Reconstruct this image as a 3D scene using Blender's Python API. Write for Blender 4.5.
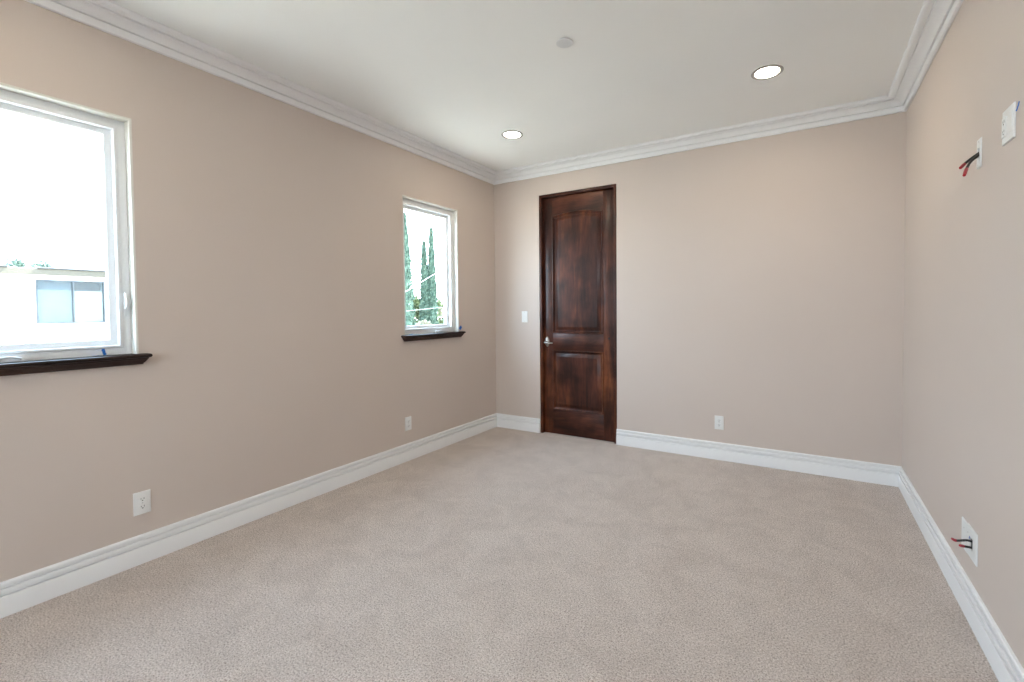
import bpy, bmesh, math, random
from mathutils import Vector, Matrix

S = bpy.context.scene
COL = S.collection
for o in list(bpy.data.objects):
    bpy.data.objects.remove(o)
random.seed(7)

# ------------------------------------------------------------------ camera
L, R, D, H = 2.9258, 0.5952, 4.1339, 2.743       # left wall x=-L, right wall x=R, back wall y=0, ceiling H
CAMH = 1.2861
FRONT = -7.2                                       # wall behind the camera
F, YAW, PITCH, ROLL, CX, CY = 459.69, 0.537455, -0.027749, -0.008147, 19.647, -18.663
cd = bpy.data.cameras.new('camera')
cd.sensor_fit = 'HORIZONTAL'
cd.sensor_width = 36.0
cd.lens = F / 1024 * 36.0
cd.shift_x = -CX / 1024
cd.shift_y = CY / 1024
cd.clip_start = 0.02
cd.clip_end = 400
cam = bpy.data.objects.new('camera', cd)
COL.objects.link(cam)
fw = Vector((-math.sin(YAW) * math.cos(PITCH), math.cos(YAW) * math.cos(PITCH), math.sin(PITCH)))
rt = Vector((math.cos(YAW), math.sin(YAW), 0))
up = rt.cross(fw)
r2 = rt * math.cos(ROLL) + up * math.sin(ROLL)
u2 = -rt * math.sin(ROLL) + up * math.cos(ROLL)
m3 = Matrix((r2, u2, -fw)).transposed()
cam.matrix_world = Matrix.Translation((0, -D, CAMH)) @ m3.to_4x4()
S.camera = cam

# ------------------------------------------------------------------ sky, sun, exposure
SKY = 1.0
w = bpy.data.worlds.new('sky')
S.world = w
w.use_nodes = True
nt = w.node_tree
nt.nodes.clear()
wo = nt.nodes.new('ShaderNodeOutputWorld')
bg = nt.nodes.new('ShaderNodeBackground')
tc = nt.nodes.new('ShaderNodeTexCoord')
sx = nt.nodes.new('ShaderNodeSeparateXYZ')
cr = nt.nodes.new('ShaderNodeValToRGB')
cr.color_ramp.elements[0].position = 0.0
cr.color_ramp.elements[0].color = (0.77, 0.885, 1.0, 1)
cr.color_ramp.elements[1].position = 0.9
cr.color_ramp.elements[1].color = (0.55, 0.74, 1.0, 1)
nt.links.new(tc.outputs['Generated'], sx.inputs[0])
nt.links.new(sx.outputs['Z'], cr.inputs[0])
nt.links.new(cr.outputs[0], bg.inputs['Color'])
bg.inputs['Strength'].default_value = SKY
nt.links.new(bg.outputs[0], wo.inputs[0])

sd = bpy.data.lights.new('sun', 'SUN')
sd.energy = 4.2
sd.angle = 0.02
sd.color = (1.0, 0.95, 0.87)
sun = bpy.data.objects.new('sun', sd)
sun.location = (10, 4, 12)
sun.rotation_euler = Vector((-0.14, -0.55, -0.80)).to_track_quat('-Z', 'Y').to_euler()
COL.objects.link(sun)

vs = S.view_settings
S.display_settings.display_device = 'sRGB'
vs.view_transform = 'Standard'
vs.look = 'None'
vs.gamma = 1.0
vs.use_curve_mapping = False
vs.exposure = 4.93
LAMP = 4.5                                         # radiance of the recessed lamps

# portals: they give off no light, they only tell the renderer where daylight enters the room
def portal(name, centre, wd, ht, direction):
    p = bpy.data.lights.new(name, 'AREA')
    p.shape = 'RECTANGLE'
    p.size, p.size_y = wd, ht
    p.cycles.is_portal = True
    o = bpy.data.objects.new(name, p)
    o.location = centre
    o.rotation_euler = Vector(direction).to_track_quat('-Z', 'Y').to_euler()
    COL.objects.link(o)
for yc in (-3.5065, -0.9775):
    portal('window_portal', (-L - 0.17, yc, 1.654), 0.70, 1.19, (1, 0, 0))
portal('window_portal', (-1.0, FRONT - 0.17, 1.65), 1.20, 1.20, (0, 1, 0))

# ------------------------------------------------------------------ materials
def mat(name, col, rough=0.6, metal=0.0, spec=0.5, coat=0.0):
    m = bpy.data.materials.new(name)
    m.use_nodes = True
    b = m.node_tree.nodes['Principled BSDF']
    b.inputs['Base Color'].default_value = (*col, 1)
    b.inputs['Roughness'].default_value = rough
    b.inputs['Metallic'].default_value = metal
    b.inputs['Specular IOR Level'].default_value = spec
    b.inputs['Coat Weight'].default_value = coat
    return m

def nodes(m):
    t = m.node_tree
    return t, t.nodes['Principled BSDF']

def new(t, kind, **kw):
    n = t.nodes.new(kind)
    for k, v in kw.items():
        setattr(n, k, v)
    return n

def noise(t, scale, detail=3, vec=None, rough=0.5):
    n = new(t, 'ShaderNodeTexNoise')
    n.inputs['Scale'].default_value = scale
    n.inputs['Detail'].default_value = detail
    n.inputs['Roughness'].default_value = rough
    if vec is not None:
        t.links.new(vec, n.inputs['Vector'])
    return n

def ramp(t, src, stops):
    r = new(t, 'ShaderNodeValToRGB')
    e = r.color_ramp.elements
    while len(e) < len(stops):
        e.new(0.5)
    for el, (p, c) in zip(e, stops):
        el.position = p
        el.color = (*c, 1)
    t.links.new(src, r.inputs[0])
    return r

def bump(t, b, src, strength, dist):
    n = new(t, 'ShaderNodeBump')
    n.inputs['Strength'].default_value = strength
    n.inputs['Distance'].default_value = dist
    t.links.new(src, n.inputs['Height'])
    t.links.new(n.outputs[0], b.inputs['Normal'])
    return n

def mixc(t, a, b, fac, mode='MIX'):
    n = new(t, 'ShaderNodeMix', data_type='RGBA', blend_type=mode)
    for sock, v in ((n.inputs[6], a), (n.inputs[7], b), (n.inputs[0], fac)):
        if hasattr(v, 'is_output'):
            t.links.new(v, sock)
        elif isinstance(v, tuple):
            sock.default_value = (*v, 1)
        else:
            sock.default_value = v
    return n.outputs[2]

def paint(name, col, rough, amount):
    m = mat(name, col, rough, spec=0.35)
    t, b = nodes(m)
    g = new(t, 'ShaderNodeNewGeometry')
    n = noise(t, 140, 3, g.outputs['Position'])
    bump(t, b, n.outputs['Fac'], amount, 0.002)
    n2 = noise(t, 1.3, 2, g.outputs['Position'])
    r = ramp(t, n2.outputs['Fac'], [(0.3, tuple(c * 0.985 for c in col)), (0.7, tuple(min(1, c * 1.01) for c in col))])
    t.links.new(r.outputs[0], b.inputs['Base Color'])
    return m

WALL = paint('beige_wall_paint', (0.625, 0.540, 0.482), 0.6, 0.08)
CEIL = paint('ceiling_paint', (0.88, 0.88, 0.865), 0.8, 0.05)
REVEAL = paint('reveal_paint', (0.72, 0.71, 0.65), 0.5, 0.1)
TRIM = mat('trim_paint', (0.86, 0.86, 0.86), 0.4, spec=0.35)
VINYL = mat('white_vinyl', (0.80, 0.82, 0.83), 0.35)
PLASTIC = mat('white_plastic', (0.82, 0.82, 0.80), 0.35)
SLOT = mat('slot_dark', (0.05, 0.045, 0.04), 0.6)
NICKEL = mat('satin_nickel', (0.50, 0.48, 0.45), 0.34, 1.0)
STEEL = mat('screw_steel', (0.6, 0.6, 0.58), 0.35, 1.0)
RING = mat('grey_ring', (0.42, 0.41, 0.40), 0.4)
DISC = mat('cover_white', (0.74, 0.75, 0.76), 0.5)
BLACK = mat('black_cable', (0.018, 0.018, 0.018), 0.5)
RED = mat('red_cable_end', (0.42, 0.02, 0.035), 0.45)
TAN = mat('tan_cable', (0.5, 0.40, 0.27), 0.5)
TAPE = mat('blue_tape', (0.02, 0.16, 0.55), 0.6)
GROUND = mat('ground_soil', (0.33, 0.31, 0.27), 0.95)
STUCCO = mat('white_stucco', (0.80, 0.79, 0.77), 0.9)
CREAM = mat('cream_fascia', (0.050, 0.042, 0.029), 0.8)
FLASH = mat('roof_flashing', (0.035, 0.038, 0.042), 0.5)
ROOFM = mat('roof_gravel', (0.4, 0.38, 0.36), 0.95)
WFRAME = mat('grey_aluminium', (0.02, 0.024, 0.027), 0.4)
BLIND = mat('white_blind', (0.86, 0.80, 0.72), 0.8)
GREYBLIND = mat('blue_grey_blind', (0.46, 0.46, 0.44), 0.8)
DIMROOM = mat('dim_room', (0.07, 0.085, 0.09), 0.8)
CABLE = mat('pale_cable', (0.13, 0.135, 0.135), 0.5)
BARK = mat('bark', (0.12, 0.09, 0.065), 0.9)
TWIG = mat('bare_twig', (0.085, 0.072, 0.068), 0.9)
for mm, sc in ((STUCCO, 30), (GROUND, 6), (ROOFM, 40), (BARK, 20)):
    t, b = nodes(mm)
    g = new(t, 'ShaderNodeNewGeometry')
    n = noise(t, sc, 4, g.outputs['Position'])
    bump(t, b, n.outputs['Fac'], 0.4, 0.02)
    c = tuple(b.inputs['Base Color'].default_value)[:3]
    r = ramp(t, n.outputs['Fac'], [(0.3, tuple(v * 0.88 for v in c)), (0.7, c)])
    t.links.new(r.outputs[0], b.inputs['Base Color'])

def leafmat(name, c1, c2):
    m = mat(name, c1, 0.7, spec=0.2)
    t, b = nodes(m)
    g = new(t, 'ShaderNodeNewGeometry')
    n = noise(t, 5, 4, g.outputs['Position'])
    r = ramp(t, n.outputs['Fac'], [(0.35, c1), (0.65, c2)])
    t.links.new(r.outputs[0], b.inputs['Base Color'])
    return m
CYPRESS = leafmat('cypress_leaf', (0.034, 0.059, 0.041), (0.072, 0.106, 0.077))
BUSH = leafmat('bush_leaf', (0.10, 0.125, 0.06), (0.17, 0.195, 0.105))
PINKBUSH = leafmat('dry_bush_leaf', (0.09, 0.10, 0.06), (0.17, 0.145, 0.12))
FARLEAF = leafmat('far_leaf', (0.045, 0.07, 0.055), (0.08, 0.11, 0.085))

# dark stained knotty wood; grain along axis 0/1/2
def wood(name, axis, base=(1.0, 1.0, 1.0)):
    m = mat(name, (0.05, 0.02, 0.012), 0.42, spec=0.3, coat=0.12)
    t, b = nodes(m)
    b.inputs['Coat Roughness'].default_value = 0.22
    g = new(t, 'ShaderNodeTexCoord')
    mp = new(t, 'ShaderNodeMapping')
    s = [7.0, 7.0, 7.0]
    s[axis] = 0.9
    mp.inputs['Scale'].default_value = s
    t.links.new(g.outputs['Object'], mp.inputs['Vector'])
    n1 = noise(t, 1.0, 5, mp.outputs[0], 0.6)
    n1.inputs['Distortion'].default_value = 0.7
    n2 = noise(t, 7.0, 3, mp.outputs[0], 0.65)
    n3 = noise(t, 4.5, 2, g.outputs['Object'])
    kr, kg, kb = base
    r1 = ramp(t, n1.outputs['Fac'], [(0.30, (0.022 * kr, 0.0062 * kg, 0.0046 * kb)), (0.5, (0.082 * kr, 0.0225 * kg, 0.0115 * kb)), (0.70, (0.185 * kr, 0.058 * kg, 0.022 * kb))])
    r2_ = ramp(t, n2.outputs['Fac'], [(0.35, (0.68, 0.66, 0.64)), (0.65, (1.12, 1.1, 1.08))])
    c = mixc(t, r1.outputs[0], r2_.outputs[0], 1.0, 'MULTIPLY')
    r3 = ramp(t, n3.outputs['Fac'], [(0.36, (0.50, 0.47, 0.47)), (0.58, (1.1, 1.1, 1.1))])
    c = mixc(t, c, r3.outputs[0], 1.0, 'MULTIPLY')
    t.links.new(c, b.inputs['Base Color'])
    bump(t, b, n2.outputs['Fac'], 0.12, 0.002)
    return m
WOODV = wood('dark_wood_vertical', 2)
WOODH = wood('dark_wood_horizontal', 0)
WOODY = wood('dark_wood_sill', 1, (0.42, 0.70, 1.1))
KNOT = mat('wood_knot', (0.006, 0.003, 0.003), 0.5)

# architectural glass
def glassmat(name, tint):
    m = bpy.data.materials.new(name)
    m.use_nodes = True
    t = m.node_tree
    t.nodes.clear()
    o = new(t, 'ShaderNodeOutputMaterial')
    mx = new(t, 'ShaderNodeMixShader')
    tr = new(t, 'ShaderNodeBsdfTransparent')
    gl = new(t, 'ShaderNodeBsdfGlossy')
    lw = new(t, 'ShaderNodeLayerWeight')
    pw = new(t, 'ShaderNodeMath', operation='POWER')
    fr = new(t, 'ShaderNodeMath', operation='MULTIPLY_ADD')
    t.links.new(lw.outputs['Facing'], pw.inputs[0])
    pw.inputs[1].default_value = 5.0
    t.links.new(pw.outputs[0], fr.inputs[0])
    fr.inputs[1].default_value = 0.96
    fr.inputs[2].default_value = 0.04
    tr.inputs['Color'].default_value = (*tint, 1)
    gl.inputs['Roughness'].default_value = 0.02
    t.links.new(fr.outputs[0], mx.inputs[0])
    t.links.new(tr.outputs[0], mx.inputs[1])
    t.links.new(gl.outputs[0], mx.inputs[2])
    t.links.new(mx.outputs[0], o.inputs[0])
    return m
GLASS = glassmat('window_glass', (0.78, 0.82, 0.83))
CLEAR = glassmat('clear_glass', (0.97, 0.98, 0.98))
TINTED = glassmat('tinted_glass', (0.62, 0.66, 0.68))

LENS = bpy.data.materials.new('lamp_lens')
LENS.use_nodes = True
_t = LENS.node_tree
_b = _t.nodes['Principled BSDF']
_b.inputs['Base Color'].default_value = (0.8, 0.78, 0.7, 1)
_b.inputs['Emission Color'].default_value = (1.0, 0.86, 0.66, 1)
_b.inputs['Emission Strength'].default_value = LAMP

# carpet: short cut pile, speckled tufts, brushed patches
CARPET = mat('carpet', (0.5, 0.42, 0.35), 0.95, spec=0.1)
t, b = nodes(CARPET)
b.inputs['Sheen Weight'].default_value = 0.25
b.inputs['Sheen Roughness'].default_value = 0.5
g = new(t, 'ShaderNodeNewGeometry')
vo = new(t, 'ShaderNodeTexVoronoi')
vo.inputs['Scale'].default_value = 205
dn = noise(t, 60, 2, g.outputs['Position'])
dv = new(t, 'ShaderNodeVectorMath', operation='MULTIPLY_ADD')
t.links.new(dn.outputs['Color'], dv.inputs[0])
dv.inputs[1].default_value = (0.02, 0.02, 0.02)
t.links.new(g.outputs['Position'], dv.inputs[2])
t.links.new(dv.outputs[0], vo.inputs['Vector'])
n1 = noise(t, 150, 5, g.outputs['Position'], 0.85)
n2 = noise(t, 4.5, 5, g.outputs['Position'], 0.7)
n2.inputs['Distortion'].default_value = 0.8
c0 = ramp(t, n1.outputs['Fac'], [(0.40, (0.33, 0.235, 0.18)), (0.49, (0.82, 0.71, 0.635)), (0.59, (0.97, 0.90, 0.85))])
c1 = ramp(t, vo.outputs['Distance'], [(0.0, (1.12, 1.12, 1.12)), (0.75, (0.80, 0.77, 0.75))])
cc = mixc(t, c0.outputs[0], c1.outputs[0], 0.8, 'MULTIPLY')
c2 = ramp(t, n2.outputs['Fac'], [(0.36, (0.92, 0.905, 0.895)), (0.60, (1.05, 1.05, 1.05))])
cc = mixc(t, cc, c2.outputs[0], 1.0, 'MULTIPLY')
t.links.new(cc, b.inputs['Base Color'])
ad = new(t, 'ShaderNodeMath', operation='SUBTRACT')
t.links.new(n1.outputs['Fac'], ad.inputs[0])
t.links.new(vo.outputs['Distance'], ad.inputs[1])
bump(t, b, ad.outputs[0], 0.8, 0.008)

# ------------------------------------------------------------------ helpers
def obj(name, bm, m, parent=None, smooth=None, kind=None, loc=None):
    me = bpy.data.meshes.new(name)
    bmesh.ops.recalc_face_normals(bm, faces=bm.faces)
    bm.to_mesh(me)
    bm.free()
    for mm in (m if isinstance(m, (list, tuple)) else [m]):
        me.materials.append(mm)
    if smooth is not None:
        me.shade_smooth()
        me.set_sharp_from_angle(angle=math.radians(smooth))
    o = bpy.data.objects.new(name, me)
    COL.objects.link(o)
    if parent is not None:
        o.parent = parent
    if kind:
        o['kind'] = kind
    if loc is not None:
        o.location = loc
    return o

def tag(o, label, cat, group=None):
    o['label'] = label
    o['category'] = cat
    if group:
        o['group'] = group
    return o

def empty(name, loc=(0, 0, 0), rot=(0, 0, 0), kind=None):
    o = bpy.data.objects.new(name, None)
    o.empty_display_size = 0.05
    COL.objects.link(o)
    o.location = loc
    o.rotation_euler = rot
    if kind:
        o['kind'] = kind
    return o

def copy_tree(o, parent=None):
    c = o.copy()
    COL.objects.link(c)
    if parent is not None:
        c.parent = parent
    for ch in [x for x in bpy.data.objects if x.parent == o]:
        copy_tree(ch, c)
    return c

def add_box(bm, lo, hi, bev=0.0, seg=2):
    r = bmesh.ops.create_cube(bm, size=1.0)
    v = r['verts']
    for q in v:
        q.co = Vector([(lo[i] + hi[i]) / 2 + q.co[i] * (hi[i] - lo[i]) for i in range(3)])
    if bev:
        es = list({e for q in v for e in q.link_edges})
        bmesh.ops.bevel(bm, geom=es, offset=bev, segments=seg, affect='EDGES', profile=0.5)
    return bm

def box(lo, hi, bev=0.0, seg=2):
    return add_box(bmesh.new(), lo, hi, bev, seg)

def add_loops(bm, loops, closed=True, cap0=False, cap1=False):
    vs_ = [[bm.verts.new(p) for p in lp] for lp in loops]
    n = len(loops[0])
    for a, c in zip(vs_, vs_[1:]):
        for i in range(n if closed else n - 1):
            j = (i + 1) % n
            bm.faces.new((a[i], a[j], c[j], c[i]))
    if cap0:
        bm.faces.new(vs_[0][::-1])
    if cap1:
        bm.faces.new(vs_[-1])
    return vs_

def add_tube(bm, pts, rad, n=8, cap=True):
    pts = [Vector(p) for p in pts]
    rads = rad if isinstance(rad, (list, tuple)) else [rad] * len(pts)
    loops = []
    prev = None
    for i, p in enumerate(pts):
        d = (pts[min(i + 1, len(pts) - 1)] - pts[max(i - 1, 0)]).normalized()
        a = Vector((0, 0, 1)) if abs(d.z) < 0.9 else Vector((1, 0, 0))
        x = d.cross(a).normalized() if prev is None else (prev - d * prev.dot(d)).normalized()
        prev = x
        y = d.cross(x)
        loops.append([p + (x * math.cos(2 * math.pi * k / n) + y * math.sin(2 * math.pi * k / n)) * rads[i] for k in range(n)])
    add_loops(bm, loops, True, cap, cap)
    return bm

def lathe(profile, n=40, axis='z', closed_profile=False):
    """profile: (radius, height) pairs; revolved about z"""
    bm = bmesh.new()
    loops = [[(r * math.cos(2 * math.pi * k / n), r * math.sin(2 * math.pi * k / n), z) for k in range(n)] for r, z in profile]
    vs_ = add_loops(bm, loops, True, profile[0][0] > 0, profile[-1][0] > 0)
    if closed_profile:
        pass
    bmesh.ops.remove_doubles(bm, verts=bm.verts, dist=1e-6)
    return bm

def smooth_pts(pts, n=6):
    """Catmull-Rom through the points"""
    P = [Vector(p) for p in pts]
    P = [P[0] * 2 - P[1]] + P + [P[-1] * 2 - P[-2]]
    out = []
    for i in range(1, len(P) - 2):
        for k in range(n):
            u = k / n
            a, b_, c, d = P[i - 1:i + 3]
            out.append(0.5 * ((2 * b_) + (c - a) * u + (2 * a - 5 * b_ + 4 * c - d) * u * u + (3 * b_ - a - 3 * c + d) * u ** 3))
    out.append(P[-2])
    return out

# ------------------------------------------------------------------ room shell
def wall_with_holes(name, u0, u1, z0, z1, holes, place, thick, bev, mats):
    """flat wall in (u, z); place(u, z, depth) -> xyz, depth grows away from the room.
    Holes (ua, ub, za, zb); room-side hole edges are rounded (bullnose)."""
    bm = bmesh.new()
    us = sorted({u0, u1, *[h[0] for h in holes], *[h[1] for h in holes]})
    zs = sorted({z0, z1, *[h[2] for h in holes], *[h[3] for h in holes]})
    vg = {}
    def V(u, z):
        if (u, z) not in vg:
            vg[(u, z)] = bm.verts.new(place(u, z, 0))
        return vg[(u, z)]
    inv = {}
    for a, b_ in zip(us, us[1:]):
        for c, d in zip(zs, zs[1:]):
            if any(h[0] <= a and b_ <= h[1] and h[2] <= c and d <= h[3] for h in holes):
                continue
            bm.faces.new((V(a, c), V(b_, c), V(b_, d), V(a, d)))
    for k, v in vg.items():
        inv[v] = k
    front = list(bm.faces)
    hole_edges = []
    for e in bm.edges:
        if len(e.link_faces) == 1:
            a, b_ = inv[e.verts[0]], inv[e.verts[1]]
            mu, mz = (a[0] + b_[0]) / 2, (a[1] + b_[1]) / 2
            if u0 < mu < u1 and z0 < mz < z1:
                hole_edges.append(e)
    keep = [(e.verts[0].co.copy(), e.verts[1].co.copy()) for e in hole_edges]
    off = Vector(place(0, 0, thick)) - Vector(place(0, 0, 0))
    dup_ = bmesh.ops.duplicate(bm, geom=front)
    bv = [g_ for g_ in dup_['geom'] if isinstance(g_, bmesh.types.BMVert)]
    vm = dup_['vert_map']
    for v in bv:
        v.co += off
    rev = []
    for e in [e for e in bm.edges if len(e.link_faces) == 1 and e.verts[0] in inv and e.verts[1] in inv]:
        a, b_ = e.verts
        f_ = bm.faces.new((a, b_, vm[b_], vm[a]))
        if e in hole_edges:
            f_.material_index = 1
            rev.append(f_)
    bmesh.ops.recalc_face_normals(bm, faces=bm.faces)
    if bev and hole_edges:
        bmesh.ops.bevel(bm, geom=hole_edges, offset=bev, segments=5, affect='EDGES', profile=0.5, material=1)
    return obj(name, bm, mats, kind='structure', smooth=40)

WT = 0.16
Z0, Z1 = -0.15, H + 0.15
SILLZ, WTOP = 1.065, 2.252
NEAR = (-3.853, -3.160)
FAR = (-1.324, -0.631)
def leftp(u, z, d): return (-L - d, u, z)
def backp(u, z, d): return (u, d, z)
wall_with_holes('wall_left', FRONT - 0.2, WT + 0.0, Z0, Z1, [(NEAR[0], NEAR[1], SILLZ, WTOP), (FAR[0], FAR[1], SILLZ, WTOP)], leftp, WT, 0.012, [WALL, REVEAL])
DX0, DX1, DTOP = -2.368, -1.531, 2.458
wall_with_holes('wall_back', -L, R, Z0, Z1, [(DX0, DX1, -0.0005, DTOP)], backp, WT, 0.006, [WALL, WALL])
obj('wall_right', box((R, FRONT - 0.2, Z0), (R + WT, WT, Z1)), WALL, kind='structure')
# opening for an assumed window behind the camera, added to even out the light
FWIN = (-1.6, -0.4, 1.05, 2.25)
def frontp(u, z, d): return (u, FRONT - d, z)
wall_with_holes('wall_front', -L, R, Z0, Z1, [FWIN], frontp, WT, 0.012, [WALL, REVEAL])
obj('floor', box((-L, FRONT, -0.15), (R, 0.0, 0.0)), CARPET, kind='structure')
obj('ceiling', box((-L, FRONT, H), (R, 0.0, H + 0.15)), CEIL, kind='structure')
# the floor runs on into the doorway
obj('threshold_floor', box((DX0, 0.0, -0.15), (DX1, WT + 0.3, -0.001)), CARPET, kind='structure')

def run(name, p0, p1, nrm, prof, m, mit0, mit1, z0=0.0):
    """moulding along a wall from p0 to p1; prof: (projection, z); mit 1 = inside mitre, 0 = square end"""
    bm = bmesh.new()
    p0, p1, nrm = Vector(p0), Vector(p1), Vector(nrm)
    tdir = (p1 - p0).normalized()
    def ring(p, s, mit):
        return [tuple(p + nrm * o + tdir * (s * mit * o) + Vector((0, 0, z))) for o, z in prof]
    a = ring(p0, 1, mit0)
    c = ring(p1, -1, mit1)
    add_loops(bm, [a, c], True, True, True)
    return obj(name, bm, m, kind='structure', smooth=25)

BASE = [(0, 0.001), (0.0185, 0.001), (0.0185, 0.0855), (0.0175, 0.0880), (0.0070, 0.0885), (0.0070, 0.0955), (0.0155, 0.0965), (0.0165, 0.099),
        (0.0165, 0.1155), (0.0155, 0.1180), (0.0050, 0.1185), (0.0050, 0.1250), (0.0120, 0.1260), (0.0128, 0.129), (0.0120, 0.142), (0.0080, 0.147), (0, 0.148)]
CROWN = [(0, H - 0.0965), (0.0100, H - 0.0965), (0.0160, H - 0.0930), (0.0190, H - 0.0840), (0.0195, H - 0.0640), (0.0120, H - 0.0630), (0.0120, H - 0.0570), (0.0280, H - 0.0560),
         (0.0310, H - 0.0520), (0.0360, H - 0.0460), (0.0430, H - 0.0400), (0.0510, H - 0.0355), (0.0600, H - 0.0320), (0.0700, H - 0.0300),
         (0.0800, H - 0.0290), (0.0805, H - 0.0180), (0.0890, H - 0.0175), (0.0900, H - 0.0230), (0.1000, H - 0.0230), (0.1090, H - 0.0200), (0.1160, H - 0.0140), (0.1190, H - 0.0060), (0.1190, H - 0.0005), (0, H - 0.0005)]
cFL, cBL, cBR, cFR = (-L, FRONT, 0), (-L, 0, 0), (R, 0, 0), (R, FRONT, 0)
run('baseboard_left', cFL, cBL, (1, 0, 0), BASE, TRIM, 1, 1)
run('baseboard_back_left', cBL, (DX0, 0, 0), (0, -1, 0), BASE, TRIM, 1, 0)
run('baseboard_back_right', (DX1, 0, 0), cBR, (0, -1, 0), BASE, TRIM, 0, 1)
run('baseboard_right', cBR, cFR, (-1, 0, 0), BASE, TRIM, 1, 1)
run('baseboard_front', cFR, cFL, (0, 1, 0), BASE, TRIM, 1, 1)
run('trim_1', cFL, cBL, (1, 0, 0), CROWN, TRIM, 1, 1)
run('trim_2', cBL, cBR, (0, -1, 0), CROWN, TRIM, 1, 1)
run('trim_3', cBR, cFR, (-1, 0, 0), CROWN, TRIM, 1, 1)
run('trim_4', cFR, cFL, (0, 1, 0), CROWN, TRIM, 1, 1)

# ------------------------------------------------------------------ windows
def rect_frame(bm, place, outer, prof):
    """swept rectangular frame: outer (ua, ub, za, zb); prof: (inset, depth) closed loop"""
    ua, ub, za, zb = outer
    corners = lambda i: [(ua + i, za + i), (ub - i, za + i), (ub - i, zb - i), (ua + i, zb - i)]
    loops = [[place(u, z, d) for u, z in corners(i)] for i, d in prof]
    add_loops(bm, loops + [loops[0]], True)
    bmesh.ops.remove_doubles(bm, verts=bm.verts, dist=1e-6)

def window(name, ya, yb, sill=True, lock=True, crank_y=None):
    root = empty(name, (-L, (ya + yb) / 2, SILLZ), kind='structure')
    oy = (ya + yb) / 2
    pl = lambda u, z, d: (-d, u - oy, z - SILLZ)
    outer = (ya + 0.001, yb - 0.001, SILLZ + 0.012, WTOP - 0.001)
    bm = bmesh.new()
    rect_frame(bm, pl, outer, [(0, 0.050), (0.030, 0.050), (0.034, 0.052), (0.034, 0.150), (0, 0.150)])
    obj('window_frame', bm, VINYL, root, 30)
    bm = bmesh.new()
    sash = (outer[0] + 0.0345, outer[1] - 0.0345, outer[2] + 0.0345, outer[3] - 0.0345)
    rect_frame(bm, pl, sash, [(0, 0.050), (0.002, 0.045), (0.011, 0.045), (0.0125, 0.047), (0.0135, 0.075), (0.039, 0.079), (0.041, 0.082), (0.041, 0.102), (0, 0.135)])
    obj('sash', bm, VINYL, root, 30)
    i = 0.0345 + 0.0405
    obj('glass_pane', box(pl(outer[0] + i, outer[2] + i, 0.094), pl(outer[1] - i, outer[3] - i, 0.088)), GLASS, root)
    if sill:
        bm = bmesh.new()
        zt = 1.0775 - SILLZ
        prof = [(0.0, zt), (0.044, zt), (0.0485, zt - 0.002), (0.051, zt - 0.007), (0.051, zt - 0.012), (0.0485, zt - 0.017), (0.044, zt - 0.019), (0.040, zt - 0.0195), (0.040, zt - 0.025),
                (0.037, zt - 0.027), (0.0335, zt - 0.034), (0.029, zt - 0.041), (0.024, zt - 0.046), (0.022, zt - 0.048), (0.022, zt - 0.0535), (0.0, zt - 0.0535)]
        a, b_ = ya - oy, yb - oy
        loops = [[(-0.0, a - o, z), (o, a - o, z), (o, b_ + o, z), (-0.0, b_ + o, z)] for o, z in prof]
        # stool and moulding with returned ends
        vs_ = add_loops(bm, loops, False)
        pass
        bmesh.ops.remove_doubles(bm, verts=bm.verts, dist=1e-6)
        add_box(bm, (-0.0495, a + 0.0005, 0.0005), (0.0005, b_ - 0.0005, zt))
        top = [(0, a - 0.044, zt), (0.044, a - 0.044, zt), (0.044, b_ + 0.044, zt), (0, b_ + 0.044, zt)]
        bm.faces.new([bm.verts.new(p) for p in top])
        bmesh.ops.remove_doubles(bm, verts=bm.verts, dist=1e-6)
        obj('window_sill', bm, WOODY, root, 35)['label'] = 'dark stained moulded wooden sill'
    # crank operator on the bottom rail
    cy = crank_y - oy
    cz = 1.0780 - SILLZ
    bm = bmesh.new()
    pts = [(-0.060, 0), (-0.060, 0.006), (-0.050, 0.014), (-0.030, 0.020), (0.0, 0.022), (0.030, 0.020), (0.050, 0.014), (0.060, 0.006), (0.060, 0)]
    lo = [(-0.0495, cy + y, cz + z) for y, z in pts]
    hi = [(-0.020, cy + y * 0.92, cz + z * 0.8) for y, z in pts]
    add_loops(bm, [lo, hi], True, True, True)
    ck = obj('crank_operator', bm, VINYL, root, 40)
    bm = bmesh.new()
    add_tube(bm, smooth_pts([(-0.021, cy + 0.045, cz + 0.010), (-0.012, cy + 0.040, cz + 0.014), (-0.010, cy + 0.010, cz + 0.022), (-0.010, cy - 0.030, cz + 0.016), (-0.012, cy - 0.060, cz + 0.012)], 5), 0.0045, 8)
    bmesh.ops.create_uvsphere(bm, u_segments=10, v_segments=8, radius=0.008, matrix=Matrix.Translation((-0.012, cy - 0.062, cz + 0.013)))
    obj('crank_handle', bm, VINYL, ck, 60)
    if lock:
        ly, lz = yb - oy - 0.020, 1.325 - SILLZ
        lk = obj('lock_base', box((-0.050, ly - 0.009, lz - 0.055), (-0.044, ly + 0.009, lz + 0.055), 0.0025), VINYL, root, 40)
        bm = bmesh.new()
        add_tube(bm, smooth_pts([(-0.046, ly, lz - 0.012), (-0.032, ly, lz - 0.010), (-0.026, ly, lz + 0.010), (-0.028, ly - 0.003, lz + 0.040), (-0.034, ly - 0.004, lz + 0.062)], 5), [0.007] * 11 + [0.006] * 10, 8)
        obj('lock_handle', bm, VINYL, lk, 60)
    return root

window('window_1', NEAR[0], NEAR[1], crank_y=-3.60)
window('window_2', FAR[0], FAR[1], crank_y=-0.865, lock=False)
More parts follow.
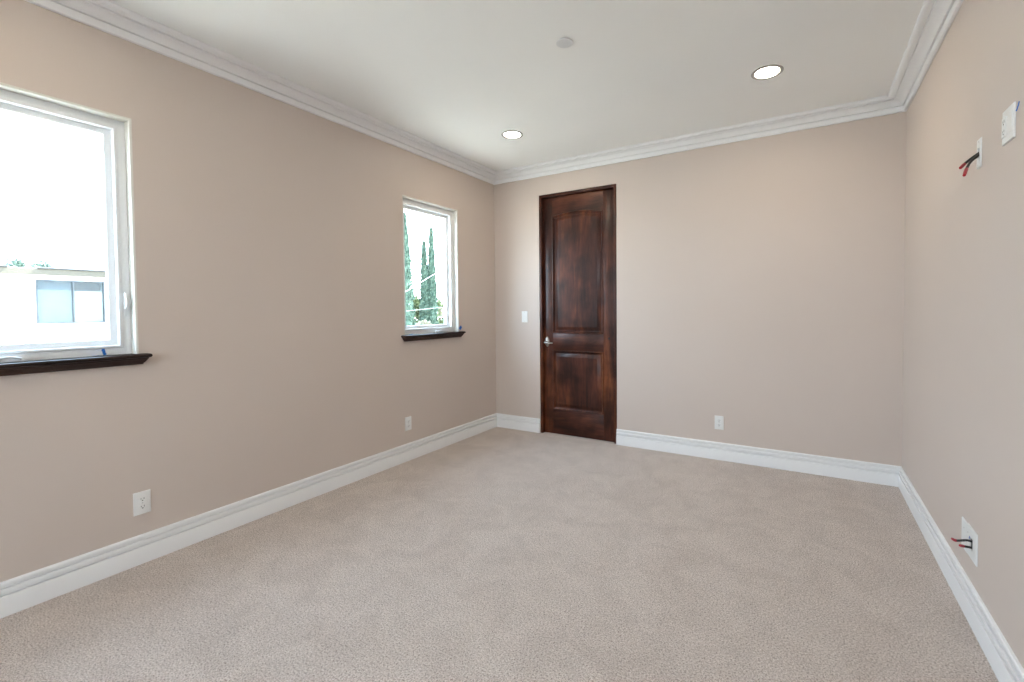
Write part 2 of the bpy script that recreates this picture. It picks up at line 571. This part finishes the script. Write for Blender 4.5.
# unseen window behind the camera, added as a source of even light
wr = empty('added_window', ((FWIN[0] + FWIN[1]) / 2, FRONT, FWIN[2]), kind='structure')
FM = (FWIN[0] + FWIN[1]) / 2
pl = lambda u, z, d: (u - FM, -d, z - FWIN[2])
bm = bmesh.new()
rect_frame(bm, pl, (FWIN[0] + 0.001, FWIN[1] - 0.001, FWIN[2] + 0.001, FWIN[3] - 0.001), [(0, 0.07), (0.05, 0.07), (0.06, 0.10), (0.06, 0.14), (0, 0.14)])
add_box(bm, pl(FM - 0.03, FWIN[2] + 0.055, 0.13), pl(FM + 0.03, FWIN[3] - 0.055, 0.08))
obj('window_frame', bm, VINYL, wr, 30)
obj('glass_pane', box(pl(FWIN[0] + 0.055, FWIN[2] + 0.055, 0.115), pl(FWIN[1] - 0.055, FWIN[3] - 0.055, 0.109)), CLEAR, wr)

# ------------------------------------------------------------------ door
def build_door():
    root = empty('door_1', ((DX0 + DX1) / 2, 0, 0), kind='structure')
    cx = (DX0 + DX1) / 2
    x0, x1 = DX0 + 0.001 - cx, DX1 - 0.001 - cx
    JT = 0.027
    bm = bmesh.new()
    add_box(bm, (x0, 0.002, 0.0), (x0 + JT, WT - 0.002, DTOP - 0.001), 0.003)
    obj('jamb', bm, WOODV, root, 40)
    bm = bmesh.new()
    add_box(bm, (x1 - JT, 0.002, 0.0), (x1, WT - 0.002, DTOP - 0.001), 0.003)
    obj('jamb', bm, WOODV, root, 40)
    bm = bmesh.new()
    add_box(bm, (x0 + JT, 0.002, DTOP - 0.028), (x1 - JT, WT - 0.002, DTOP - 0.001), 0.003)
    obj('head_jamb', bm, WOODH, root, 40)
    bm = bmesh.new()                                  # stops behind the leaf
    add_box(bm, (x0 + JT, 0.098, 0), (x0 + JT + 0.014, 0.14, DTOP - 0.028))
    add_box(bm, (x1 - JT - 0.014, 0.098, 0), (x1 - JT, 0.14, DTOP - 0.028))
    add_box(bm, (x0 + JT, 0.098, DTOP - 0.042), (x1 - JT, 0.14, DTOP - 0.028))
    obj('door_stop', bm, WOODV, root)
    # leaf: stiles, rails and two raised panels
    la, lb = x0 + JT + 0.001, x1 - JT - 0.001
    y0, y1 = 0.042, 0.096
    zt = DTOP - 0.030
    pa, pb = -2.237 - cx, -1.680 - cx
    lz0, lz1 = 0.255, 0.868
    uz0, uz1, rise = 1.040, 2.235, 0.030
    leaf = obj('door_leaf', box((la, y0, 0.003), (pa, y1, zt), 0.002), WOODV, root, 40)
    obj('stile', box((pb, y0, 0.003), (lb, y1, zt), 0.002), WOODV, leaf, 40)
    obj('rail', box((pa, y0, 0.003), (pb, y1, lz0), 0.0015), WOODH, leaf, 40)
    obj('rail', box((pa, y0, lz1), (pb, y1, uz0), 0.0015), WOODH, leaf, 40)
    hw = (pb - pa) / 2
    rad = (hw * hw + rise * rise) / (2 * rise)
    def outline(ins, zb, ztop, arch):
        a, b_ = pa + ins, pb - ins
        if not arch:
            return [(a, zb + ins), (b_, zb + ins), (b_, ztop - ins), (a, ztop - ins)]
        pts = [(a, zb + ins), (b_, zb + ins)]
        n = 28
        cz = ztop + rise - rad
        rr = rad - ins
        for k in range(n + 1):
            x = b_ + (a - b_) * k / n
            xc = x - (pa + pb) / 2
            pts.append((x, cz + math.sqrt(max(rr * rr - xc * xc, 0))))
        return pts
    # arched top rail
    bm = bmesh.new()
    arc = outline(0, uz0, uz1, True)[2:]
    pts = [(pa, zt), (pb, zt)] + arc
    f0 = [bm.verts.new((x, y0, z)) for x, z in pts]
    f1 = [bm.verts.new((x, y1, z)) for x, z in pts]
    # strip faces between the arc and the top edge
    n = len(arc)
    topv0 = [bm.verts.new((x, y0, zt)) for x, z in arc]
    topv1 = [bm.verts.new((x, y1, zt)) for x, z in arc]
    for k in range(n - 1):
        bm.faces.new((f0[2 + k], f0[3 + k], topv0[k + 1], topv0[k]))
        bm.faces.new((f1[2 + k], f1[3 + k], topv1[k + 1], topv1[k]))
        bm.faces.new((f0[2 + k], f0[3 + k], f1[3 + k], f1[2 + k]))
        bm.faces.new((topv0[k], topv0[k + 1], topv1[k + 1], topv1[k]))
    bmesh.ops.delete(bm, geom=[v for v in bm.verts if not v.link_faces], context='VERTS')
    obj('rail', bm, WOODH, leaf, 40)
    prof = [(0.0, y0 + 0.020), (0.0, y0 - 0.001), (0.003, y0 - 0.0045), (0.008, y0 - 0.0050), (0.012, y0 - 0.0025), (0.015, y0 + 0.004), (0.020, y0 + 0.009), (0.024, y0 + 0.0125), (0.032, y0 + 0.0135),
            (0.034, y0 + 0.0120), (0.064, y0 + 0.0010), (0.068, y0 - 0.0005), (0.072, y0 - 0.0005)]
    for zb, ztop, arch in ((uz0, uz1, True), (lz0, lz1, False)):
        bm = bmesh.new()
        loops = [[(x, y, z) for x, z in outline(i, zb, ztop, arch)] for i, y in prof]
        add_loops(bm, loops, True, False, True)
        add_box(bm, (pa, y0 + 0.020, zb), (pb, y1, ztop + 0.002))
        obj('raised_panel', bm, WOODV, leaf, 30)
    bm = lathe([(0.0, -0.001), (0.010, 0.0), (0.012, 0.002), (0.012, 0.004)], 14)
    kn = obj('knot', bm, KNOT, leaf, 60)
    kn.rotation_euler = (-math.pi / 2, 0, 0)
    kn.scale = (1.0, 1.15, 1)
    kn.location = (-1.623 - cx, y0, 1.001)
    kn['label'] = 'small black knot in the wood'
    # lever handle on an oval rose
    hx, hz = -2.302 - cx, 0.953
    rose = obj('handle_rose', lathe([(0.0, 0.0120), (0.012, 0.0118), (0.021, 0.0095), (0.026, 0.0050), (0.0275, 0.0)], 36), NICKEL, leaf, 50)
    rose.rotation_euler = (math.pi / 2, 0, 0)
    rose.scale = (0.95, 1.85, 1)
    rose.location = (hx, y0 - 0.0002, hz)
    rose['label'] = 'satin nickel oval rose'
    bm = bmesh.new()
    add_tube(bm, [(hx, y0 - 0.008, hz - 0.006), (hx, y0 - 0.030, hz - 0.006), (hx, y0 - 0.050, hz - 0.006)], [0.013, 0.0105, 0.0105], 16)
    pts = smooth_pts([(hx - 0.004, y0 - 0.052, hz - 0.006), (hx + 0.026, y0 - 0.053, hz - 0.006), (hx + 0.052, y0 - 0.052, hz - 0.009), (hx + 0.080, y0 - 0.049, hz - 0.010), (hx + 0.087, y0 - 0.044, hz - 0.010)], 5)
    k = len(pts)
    add_tube(bm, pts, [0.0095 - 0.0035 * i / (k - 1) for i in range(k)], 12)
    obj('lever', bm, NICKEL, leaf, 60)['label'] = 'satin nickel lever'
    bm = bmesh.new()
    add_tube(bm, [(hx, y0 - 0.008, hz + 0.030), (hx, y0 - 0.016, hz + 0.030)], [0.006, 0.005], 12)
    obj('thumb_turn', bm, NICKEL, leaf, 60)
    return root
build_door()

# ------------------------------------------------------------------ wall plates. Local frame: plate in XZ, +Y out of the wall
ROT = {'left': -math.pi / 2, 'back': math.pi, 'right': math.pi / 2}
def spot(wall, u, z):
    return {'left': (-L, u, z), 'back': (u, 0, z), 'right': (R, u, z)}[wall]

def plate_mesh(wd, ht, th=0.0055):
    bm = box((-wd / 2, 0.0003, -ht / 2), (wd / 2, th, ht / 2))
    es = [e for e in bm.edges if all(v.co.y > th * 0.9 for v in e.verts)]
    bmesh.ops.bevel(bm, geom=es, offset=0.003, segments=3, affect='EDGES', profile=0.5)
    return bm

def screw(parent, x, z, y=0.0055):
    bm = lathe([(0.0033, 0), (0.0033, 0.0006), (0.0024, 0.0011), (0.0, 0.0012)], 12)
    s = obj('screw', bm, STEEL, parent, 50)
    s.rotation_euler = (-math.pi / 2, 0, 0)
    s.location = (x, y, z)
    return s

def outlet(wall, u, z, label):
    root = empty('wall_outlet', spot(wall, u, z), (0, 0, ROT[wall]))
    tag(root, label, 'outlet', 'duplex outlets low on the walls')
    obj('cover_plate', plate_mesh(0.072, 0.116), PLASTIC, root, 40)
    screw(root, 0, 0)
    for s in (1, -1):
        bm = bmesh.new()
        pts = []
        for k in range(32):
            a = 2 * math.pi * k / 32
            pts.append((0.0170 * math.cos(a), max(-0.0125, min(0.0125, 0.0170 * math.sin(a)))))
        lo = [(x, 0.005, zz + s * 0.0195) for x, zz in pts]
        hi = [(x * 0.96, 0.0080, zz * 0.96 + s * 0.0195) for x, zz in pts]
        add_loops(bm, [lo, hi], True, True, True)
        f = obj('receptacle', bm, PLASTIC, root, 30)
        bm = bmesh.new()
        zc = s * 0.0195
        add_box(bm, (-0.0075, 0.0078, zc - 0.001), (-0.0050, 0.0083, zc + 0.0075))
        add_box(bm, (0.0050, 0.0078, zc - 0.001), (0.0072, 0.0083, zc + 0.0065))
        add_box(bm, (-0.0028, 0.0078, zc - 0.0090), (0.0028, 0.0083, zc - 0.0040), 0.0002)
        obj('slots', bm, SLOT, f)
    return root
outlet('left', -3.155, 0.310, 'white duplex outlet on left wall below and right of the near window')
outlet('left', -1.311, 0.317, 'small white outlet on left wall below the far window')
outlet('back', -0.622, 0.316, 'white outlet on back wall to the right of the dark door')

sw = empty('light_switch', spot('back', -2.547, 1.211), (0, 0, ROT['back']))
tag(sw, 'white rocker light switch on back wall left of the door handle', 'light switch')
obj('cover_plate', plate_mesh(0.072, 0.118), PLASTIC, sw, 40)
bm = bmesh.new()
add_loops(bm, [[(-0.0165, 0.005, -0.0335), (0.0165, 0.005, -0.0335), (0.0165, 0.005, 0.0335), (-0.0165, 0.005, 0.0335)],
               [(-0.0160, 0.0068, -0.033), (0.0160, 0.0068, -0.033), (0.0160, 0.0100, 0.033), (-0.0160, 0.0100, 0.033)]], True, True, True)
obj('rocker', bm, PLASTIC, sw, 30)
screw(sw, 0, 0.048)
screw(sw, 0, -0.048)

# upper right wall: cable plate, double plate, tape scrap
up_ = empty('cable_plate', spot('right', -1.620, 1.896), (0, 0, ROT['right']))
tag(up_, 'white single plate high on right wall with black cables coming out', 'wall plate', 'cable plates on the right wall')
def ring_plate(wd, ht, hole):
    """plate with a rectangular cable opening"""
    bm = bmesh.new()
    th = 0.0060
    ow, oh = wd / 2, ht / 2
    hw, hh = hole
    q = lambda a, b_, y: [(-a, y, -b_), (a, y, -b_), (a, y, b_), (-a, y, b_)]
    add_loops(bm, [q(hw, hh, 0.0003), q(ow, oh, 0.0003), q(ow, oh, 0.003), q(ow - 0.003, oh - 0.003, th), q(hw, hh, th), q(hw, hh, 0.0003)], True)
    bmesh.ops.remove_doubles(bm, verts=bm.verts, dist=1e-6)
    return bm
obj('cover_plate', ring_plate(0.044, 0.116, (0.011, 0.020)), PLASTIC, up_, 40)
obj('cable_hole', box((-0.0115, 0.0004, -0.0205), (0.0115, 0.0016, 0.0205)), SLOT, up_)
screw(up_, 0, 0.046, 0.006)
screw(up_, 0, -0.046, 0.006)

dp = empty('double_wall_plate', spot('right', -1.932, 1.905), (0, 0, ROT['right']))
tag(dp, 'white double wall plate at the right picture edge, high on right wall', 'wall plate')
obj('cover_plate', plate_mesh(0.104, 0.116, 0.0065), PLASTIC, dp, 40)
bm = bmesh.new()
add_loops(bm, [[(0.012, 0.006, -0.0335), (0.046, 0.006, -0.0335), (0.046, 0.006, 0.0335), (0.012, 0.006, 0.0335)],
               [(0.0125, 0.0090, -0.033), (0.0455, 0.0090, -0.033), (0.0455, 0.0090, 0.033), (0.0125, 0.0090, 0.033)]], True, True, True)
ins = obj('receptacle', bm, PLASTIC, dp, 30)
bm = bmesh.new()
for zc in (0.017, -0.017):
    add_box(bm, (0.0215, 0.0088, zc - 0.001), (0.0240, 0.0093, zc + 0.0075))
    add_box(bm, (0.0340, 0.0088, zc - 0.001), (0.0362, 0.0093, zc + 0.0065))
    add_box(bm, (0.0262, 0.0088, zc - 0.0090), (0.0318, 0.0093, zc - 0.0040))
obj('slots', bm, SLOT, ins)
bm = bmesh.new()
add_loops(bm, [[(-0.046, 0.006, -0.0335), (-0.012, 0.006, -0.0335), (-0.012, 0.006, 0.0335), (-0.046, 0.006, 0.0335)],
               [(-0.0455, 0.0085, -0.033), (-0.0125, 0.0085, -0.033), (-0.0125, 0.0085, 0.033), (-0.0455, 0.0085, 0.033)]], True, True, True)
obj('blank_insert', bm, PLASTIC, dp, 30)

def scrap(loc, rot, a, c, label):
    """torn bit of painter's tape, slightly curled"""
    bm = bmesh.new()
    n = 5
    g_ = [[bm.verts.new(((i / n - 0.5) * a, 0.0008 + 0.004 * (i / n) ** 2 * (a / 0.02) * 0.5, (j - 0.5) * c * (1 - 0.25 * ((i + j) % 2)))) for j in (0, 1)] for i in range(n + 1)]
    for i in range(n):
        bm.faces.new((g_[i][0], g_[i + 1][0], g_[i + 1][1], g_[i][1]))
    r = bmesh.ops.extrude_face_region(bm, geom=list(bm.faces))
    for v in [q for q in r['geom'] if isinstance(q, bmesh.types.BMVert)]:
        v.co.y += 0.0004
    o = obj('tape_scrap', bm, TAPE, smooth=40)
    o.location = loc
    o.rotation_euler = rot
    tag(o, label, 'tape', 'bits of blue painter tape')
    return o
# rot z: which wall; x turn lays it flat
scrap((R, -2.004, 1.940), (0, math.radians(62), math.pi / 2), 0.030, 0.011, "blue scrap of painter's tape beside the double plate on right wall")
scrap((R - 0.0065, -1.606, 0.332), (0, math.radians(80), math.pi / 2), 0.012, 0.007, 'tiny blue tape bit on the low cable plate above its wires')
scrap((-L - 0.024, -3.305, 1.0778), (math.pi / 2, 0, 0.3), 0.045, 0.016, 'blue tape bit lying on the near window sill under its glass')
scrap((-L - 0.043, -3.272, 1.0945), (0.0, math.radians(-75), -math.pi / 2), 0.032, 0.014, 'blue tape bit standing up against the near window frame')
scrap((-L - 0.025, -1.235, 1.0778), (math.pi / 2, 0, 1.2), 0.040, 0.018, 'blue tape bit on the left end of the far window sill')
scrap((-L, -0.600, 1.112), (0, math.radians(40), -math.pi / 2), 0.042, 0.034, 'blue tape bit stuck on left wall at the right edge of the far window')

# lower right wall: two plates side by side
bp = empty('blank_plate', spot('right', -1.520, 0.308), (0, 0, ROT['right']))
tag(bp, 'blank white plate low on right wall, on the far side of the cable plate', 'wall plate')
obj('cover_plate', plate_mesh(0.076, 0.126, 0.0055), PLASTIC, bp, 40)
screw(bp, 0, 0.030)
screw(bp, 0, -0.030)
lp = empty('cable_plate', spot('right', -1.622, 0.312), (0, 0, ROT['right']))
tag(lp, 'white plate low on right wall with black red-tipped cables coming out', 'wall plate', 'cable plates on the right wall')
obj('cover_plate', ring_plate(0.122, 0.128, (0.018, 0.024)), PLASTIC, lp, 40)
obj('cable_hole', box((-0.0185, 0.0004, -0.0245), (0.0185, 0.0016, 0.0245)), SLOT, lp)
screw(lp, 0.045, 0.030, 0.006)
screw(lp, 0.045, -0.030, 0.006)

def cable(pts, frac, label, r=0.0052, sheath=BLACK, tip=RED):
    P = smooth_pts(pts, 7)
    o0 = P[0]
    P = [p - o0 for p in P]
    k = int(len(P) * frac)
    root = empty('speaker_cable', o0)
    tag(root, label, 'cable', 'cut cable ends on the right wall')
    bm = bmesh.new()
    add_tube(bm, P[:k + 1], r, 10)
    obj('sheath', bm, sheath, root, 60)
    bm = bmesh.new()
    n = len(P) - k
    add_tube(bm, P[k:], [r * (1.25 if 0 < i < n - 2 else 1.05) for i in range(n)], 10)
    obj('end_cap', bm, tip, root, 60)['label'] = 'red taped cable end'
    return root
cable([(R - 0.003, -1.622, 1.898), (0.560, -1.632, 1.872), (0.538, -1.660, 1.850), (0.520, -1.699, 1.830)], 0.62, 'upper of two black cables hanging from the high cable plate, red end', 0.0050)
cable([(R - 0.003, -1.630, 1.890), (0.562, -1.645, 1.862), (0.540, -1.690, 1.826), (0.522, -1.742, 1.790)], 0.66, 'lower of two black cables hanging from the high cable plate, red end', 0.0050)
cable([(R - 0.003, -1.622, 0.322), (0.575, -1.625, 0.325), (0.548, -1.600, 0.306), (0.541, -1.572, 0.300)], 0.62, 'longer upper black cable sticking out of the low plate, red end', 0.0045)
cable([(R - 0.003, -1.632, 0.300), (0.577, -1.640, 0.304), (0.560, -1.640, 0.304), (0.546, -1.665, 0.314)], 0.55, 'shorter lower black cable sticking out of the low plate, red end', 0.0045)

# ------------------------------------------------------------------ ceiling fittings
def downlight(x, y, label):
    root = empty('recessed_light', (x, y, H))
    tag(root, label, 'ceiling light', 'recessed ceiling lights')
    bm = lathe([(0.066, -0.0002), (0.090, -0.0002), (0.0905, -0.0030), (0.086, -0.0060), (0.074, -0.0065), (0.068, -0.0035), (0.066, -0.0010), (0.066, -0.0002)], 48)
    obj('trim_ring', bm, RING, root, 50)['label'] = 'grey trim ring'
    bm = lathe([(0.0, -0.0040), (0.030, -0.0040), (0.060, -0.0032), (0.0675, -0.0015), (0.0675, -0.0004)], 48)
    obj('lens', bm, LENS, root, 50)['label'] = 'glowing warm lens'
    return root
downlight(-2.108, -0.888, 'glowing recessed ceiling light near the back left corner, above the door')
downlight(-0.215, -0.902, 'glowing recessed ceiling light on the right, nearest the right wall')
downlight(-2.108, -3.80, 'assumed recessed ceiling light behind the near window, out of frame, added for light')  # unseen lamp, assumed and added to help light the room
downlight(-0.215, -3.80, 'assumed recessed ceiling light over the camera, out of frame, added for light')  # second assumed lamp out of view, added for its light
cp = empty('ceiling_cover', (-1.138, -1.851, H))
tag(cp, 'small flat round white cover disc in the middle of the ceiling', 'ceiling cover')
bm = lathe([(0.0, -0.0120), (0.038, -0.0117), (0.0445, -0.0100), (0.0450, -0.0080), (0.036, -0.0075), (0.036, -0.0003)], 40)
obj('disc', bm, DISC, cp, 50)

# ------------------------------------------------------------------ outside
obj('ground', box((-90, -50, -3.3), (40, 90, -3.0)), GROUND, kind='structure')

obj('added_exterior_wall', box((-2.95, 0.17, -3.0), (-2.75, 14.0, 4.5)), STUCCO, kind='structure')  # unseen facade, added to darken the reflection in the neighbour's window

def house():
    X = -13.0
    root = empty('neighbour_house', (X, -4.0, -3.0))
    tag(root, 'white stucco house with a flat roof outside the near window', 'house')
    P = lambda x, y, z: (x, y + 4.0, z + 3.0)
    wy0, wy1, wz0, wz1 = -1.351, -0.309, 1.082, 1.962
    ya, yb, za, zb = -9.0, 2.0, -3.0, 2.05
    bm = bmesh.new()
    for (a, b_, c, d) in ((ya, wy0, za, zb), (wy1, yb, za, zb), (wy0, wy1, za, wz0), (wy0, wy1, wz1, zb)):
        add_box(bm, P(-0.25, a, c), P(0, b_, d))
    add_box(bm, P(-6, ya, za), P(-5.75, yb, zb))
    add_box(bm, P(-5.75, ya, za), P(-0.25, ya + 0.25, zb))
    add_box(bm, P(-5.75, yb - 0.25, za), P(-0.25, yb, zb))
    obj('stucco_wall', bm, STUCCO, root)
    obj('fascia', box(P(-6.05, ya - 0.07, 2.05), P(0.07, yb + 0.07, 2.175), 0.01), CREAM, root)
    obj('roof_deck', box(P(-6.05, ya - 0.07, 2.175), P(-0.02, yb + 0.07, 2.185)), ROOFM, root)
    obj('roof_edge', box(P(-0.03, ya - 0.09, 2.1755), P(0.10, -1.72, 2.205), 0.004), FLASH, root)
    obj('roof_edge', box(P(-0.03, -1.33, 2.1755), P(0.10, yb + 0.09, 2.205), 0.004), FLASH, root)
    wn = obj('window', bmesh.new(), WFRAME, root)
    bm = bmesh.new()
    pl_ = lambda u, z, d: P(-d, u, z)
    rect_frame(bm, pl_, (wy0, wy1, wz0, wz1), [(0, -0.012), (0.024, -0.012), (0.024, 0.05), (0, 0.05)])
    ym = (wy0 + wy1) / 2 + 0.025
    add_box(bm, pl_(ym - 0.013, wz0 + 0.02, 0.045), pl_(ym + 0.013, wz1 - 0.02, -0.008))
    bm.to_mesh(wn.data)
    bm.free()
    zs = wz1 - 0.20
    obj('pane', box(pl_(wy0 + 0.02, wz0 + 0.02, 0.034), pl_(wy1 - 0.02, wz1 - 0.02, 0.030)), TINTED, wn)
    obj('blind', box(pl_(wy0 + 0.005, wz0 + 0.02, 0.075), pl_(ym, zs, 0.065)), GREYBLIND, wn)['label'] = 'lowered pale blue blind'
    obj('blind', box(pl_(ym, wz0 + 0.02, 0.075), pl_(wy1 - 0.005, zs - 0.01, 0.065)), BLIND, wn)['label'] = 'lowered white blind'
    obj('blind', box(pl_(wy0 + 0.03, zs, 0.115), pl_(ym, wz1 - 0.02, 0.105)), mat('grey_valance', (0.20, 0.24, 0.26), 0.8), wn)['label'] = 'grey blind header'
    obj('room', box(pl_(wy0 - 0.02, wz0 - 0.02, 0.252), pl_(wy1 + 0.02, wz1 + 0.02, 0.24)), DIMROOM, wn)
house()

def leaf_blob(bm, pts_dirs, size, spread=0.5):
    for p, d in pts_dirs:
        d = (d + Vector((random.uniform(-1, 1), random.uniform(-1, 1), random.uniform(-1, 1))) * spread).normalized()
        s = d.cross(Vector((random.uniform(-1, 1), random.uniform(-1, 1), random.uniform(-1, 1)))).normalized()
        n = d.cross(s)
        l = size * random.uniform(0.6, 1.4)
        w_ = l * 0.32
        a = bm.verts.new(p)
        b_ = bm.verts.new(p + d * l * 0.5 + s * w_ + n * l * 0.08)
        c = bm.verts.new(p + d * l)
        e = bm.verts.new(p + d * l * 0.5 - s * w_ + n * l * 0.08)
        bm.faces.new((a, b_, c))
        bm.faces.new((a, c, e))

def cypress(x, y, top, rad, label, n=3600):
    base = -3.0
    root = empty('cypress', (x, y, base))
    tag(root, label, 'tree', 'cypresses outside the far window')
    hgt = top - base
    bm = bmesh.new()
    add_tube(bm, [(0, 0, 0), (0, 0, hgt * 0.6), (0, 0, hgt * 0.9)], [rad * 0.28, rad * 0.18, rad * 0.05], 8)
    obj('trunk', bm, BARK, root)
    ph = [random.uniform(0, 6.28) for _ in range(4)]
    def rr(t, a):
        # t from 0 (bottom) to 1 (tip)
        b0 = min(1.0, (t + 0.02) * 12) * (1 - t ** 2.6) ** 0.85 * (1 - 0.28 * t)
        return rad * b0 * (1 + 0.10 * math.sin(9 * t * 6.28 + 2 * a + ph[0]) + 0.08 * math.sin(23 * t * 3 + 3 * a + ph[1]))
    bm = bmesh.new()
    loops = []
    for k in range(41):
        t_ = 0.03 + 0.955 * k / 40
        loops.append([(0.84 * rr(t_, a) * math.cos(a), 0.84 * rr(t_, a) * math.sin(a), t_ * hgt) for a in [2 * math.pi * j / 14 for j in range(14)]])
    add_loops(bm, loops, True, True, True)
    pd = []
    for _ in range(n):
        t_ = 1 - random.random() ** 1.15 * 0.97
        a = random.uniform(0, 6.2832)
        q = rr(min(t_, 0.997), a) * random.uniform(0.72, 1.0)
        pd.append((Vector((q * math.cos(a), q * math.sin(a), t_ * hgt * 0.985)), Vector((0.45 * math.cos(a), 0.45 * math.sin(a), 1.0))))
    leaf_blob(bm, pd, 0.17, 0.25)
    obj('foliage', bm, CYPRESS, root)
cypress(-20.0, 15.10, 6.95, 0.58, 'tall dark cypress at the left edge of the far window view')
cypress(-20.0, 17.33, 6.40, 0.34, 'slim pointed cypress in the middle of the far window view, taller of two')
cypress(-20.3, 17.00, 5.55, 0.36, 'shorter cypress pressed against the left side of the taller middle one')

def bush(name, x, y, base, top, rad, n, size, m, label, cat, group=None, zlo=0.36, zhi=0.86, core=0.55):
    root = empty(name, (x, y, base))
    tag(root, label, cat, group)
    hgt = top - base
    bm = bmesh.new()
    for k in range(5):
        a = k * 1.256 + random.random()
        add_tube(bm, smooth_pts([(0.04 * math.cos(a), 0.04 * math.sin(a), 0), (0.12 * rad * math.cos(a), 0.12 * rad * math.sin(a), hgt * 0.4), (0.5 * rad * math.cos(a), 0.5 * rad * math.sin(a), hgt * 0.75)], 4), 0.02 + 0.015 * rad, 6)
    obj('stems', bm, BARK, root)
    bm = bmesh.new()
    cl = [(Vector((random.gauss(0, 0.36) * rad, random.gauss(0, 0.36) * rad, hgt * random.uniform(zlo, zhi))), rad * random.uniform(0.28, 0.5)) for _ in range(16)]
    pd = []
    for _ in range(n):
        c, r_ = random.choice(cl)
        d = Vector((random.gauss(0, 1), random.gauss(0, 1), random.gauss(0, 1))).normalized()
        p = c + d * r_ * random.uniform(core, 1.0)
        p.z = min(max(p.z, hgt * 0.05), hgt)
        pd.append((p, d + Vector((0, 0, 0.3))))
    leaf_blob(bm, pd, size, 0.7)
    obj('foliage', bm, m, root)
bush('shrub', -21.5, 16.9, -3.0, 3.0, 1.1, 5200, 0.20, BUSH, 'bright yellow-green tall shrub between the cypresses', 'shrub')
bush('shrub', -21.5, 19.75, -3.0, 3.0, 1.0, 4200, 0.20, BUSH, 'green shrub at the right edge of the far window view', 'shrub')
bush('shrub', -18.5, 15.0, -3.0, 0.9, 0.9, 3800, 0.18, PINKBUSH, 'low pale dry shrub at the foot of the cypresses', 'shrub')
bush('roof_top_tree', -30.0, 1.72, -3.0, 3.95, 0.55, 650, 0.13, FARLEAF, 'left of two small treetops showing over the white house roof', 'tree', 'treetops behind the white house', zlo=0.88, zhi=0.95, core=0.2)
bush('roof_top_tree', -30.0, 2.50, -3.0, 3.85, 0.48, 420, 0.12, FARLEAF, 'right, sparser of two small treetops showing over the white house roof', 'tree', 'treetops behind the white house', zlo=0.88, zhi=0.95, core=0.2)

# bare twiggy tree low in the far window
tw = empty('bare_tree', (-14.0, 10.95, -2.9))
tag(tw, 'bare grey twiggy tree at bottom right of the far window view', 'tree')
bm = bmesh.new()
def branch(p, d, l, r_, depth):
    q = p + d * l
    m_ = p + d * l * 0.5 + Vector((random.uniform(-1, 1), random.uniform(-1, 1), random.uniform(-1, 1))) * l * 0.08
    add_tube(bm, [p, m_, q], [r_, r_ * 0.85, r_ * 0.65], 5, False)
    if depth == 0:
        return
    for _ in range(3 if depth > 1 else 4):
        nd = (d + Vector((random.uniform(-1, 1), random.uniform(-1, 1), random.uniform(-0.75, 0.75))) * 0.8).normalized()
        branch(q if random.random() < 0.6 else m_, nd, l * random.uniform(0.55, 0.8), r_ * 0.6, depth - 1)
add_tube(bm, [(0, 0, 0), (0.04, 0.02, 1.2), (0, 0, 2.2)], [0.10, 0.085, 0.07], 8)
for k in range(5):
    a = k * 1.256
    branch(Vector((0, 0, 2.0)), Vector((math.cos(a) * 0.9, math.sin(a) * 0.9, 0.55)).normalized(), 0.75, 0.035, 4)
obj('branches', bm, TWIG, tw)

def wire(a, c, sag, r, label):
    a, c = Vector(a), Vector(c)
    pts = [a.lerp(c, i / 24) + Vector((0, 0, -sag * 4 * (i / 24) * (1 - i / 24))) for i in range(25)]
    bm = bmesh.new()
    add_tube(bm, pts, r, 6)
    o = obj('overhead_cable', bm, CABLE)
    tag(o, label, 'cable', 'overhead cables outside the far window')
wire((-16, 6.3, -0.25), (-16, 18.0, 5.42), 0.0, 0.016, 'steep pale overhead cable crossing the cypresses')
wire((-16, 6.3, 0.9), (-16, 18.0, 1.75), 0.0, 0.008, 'thin nearly level overhead cable low across the cypresses')
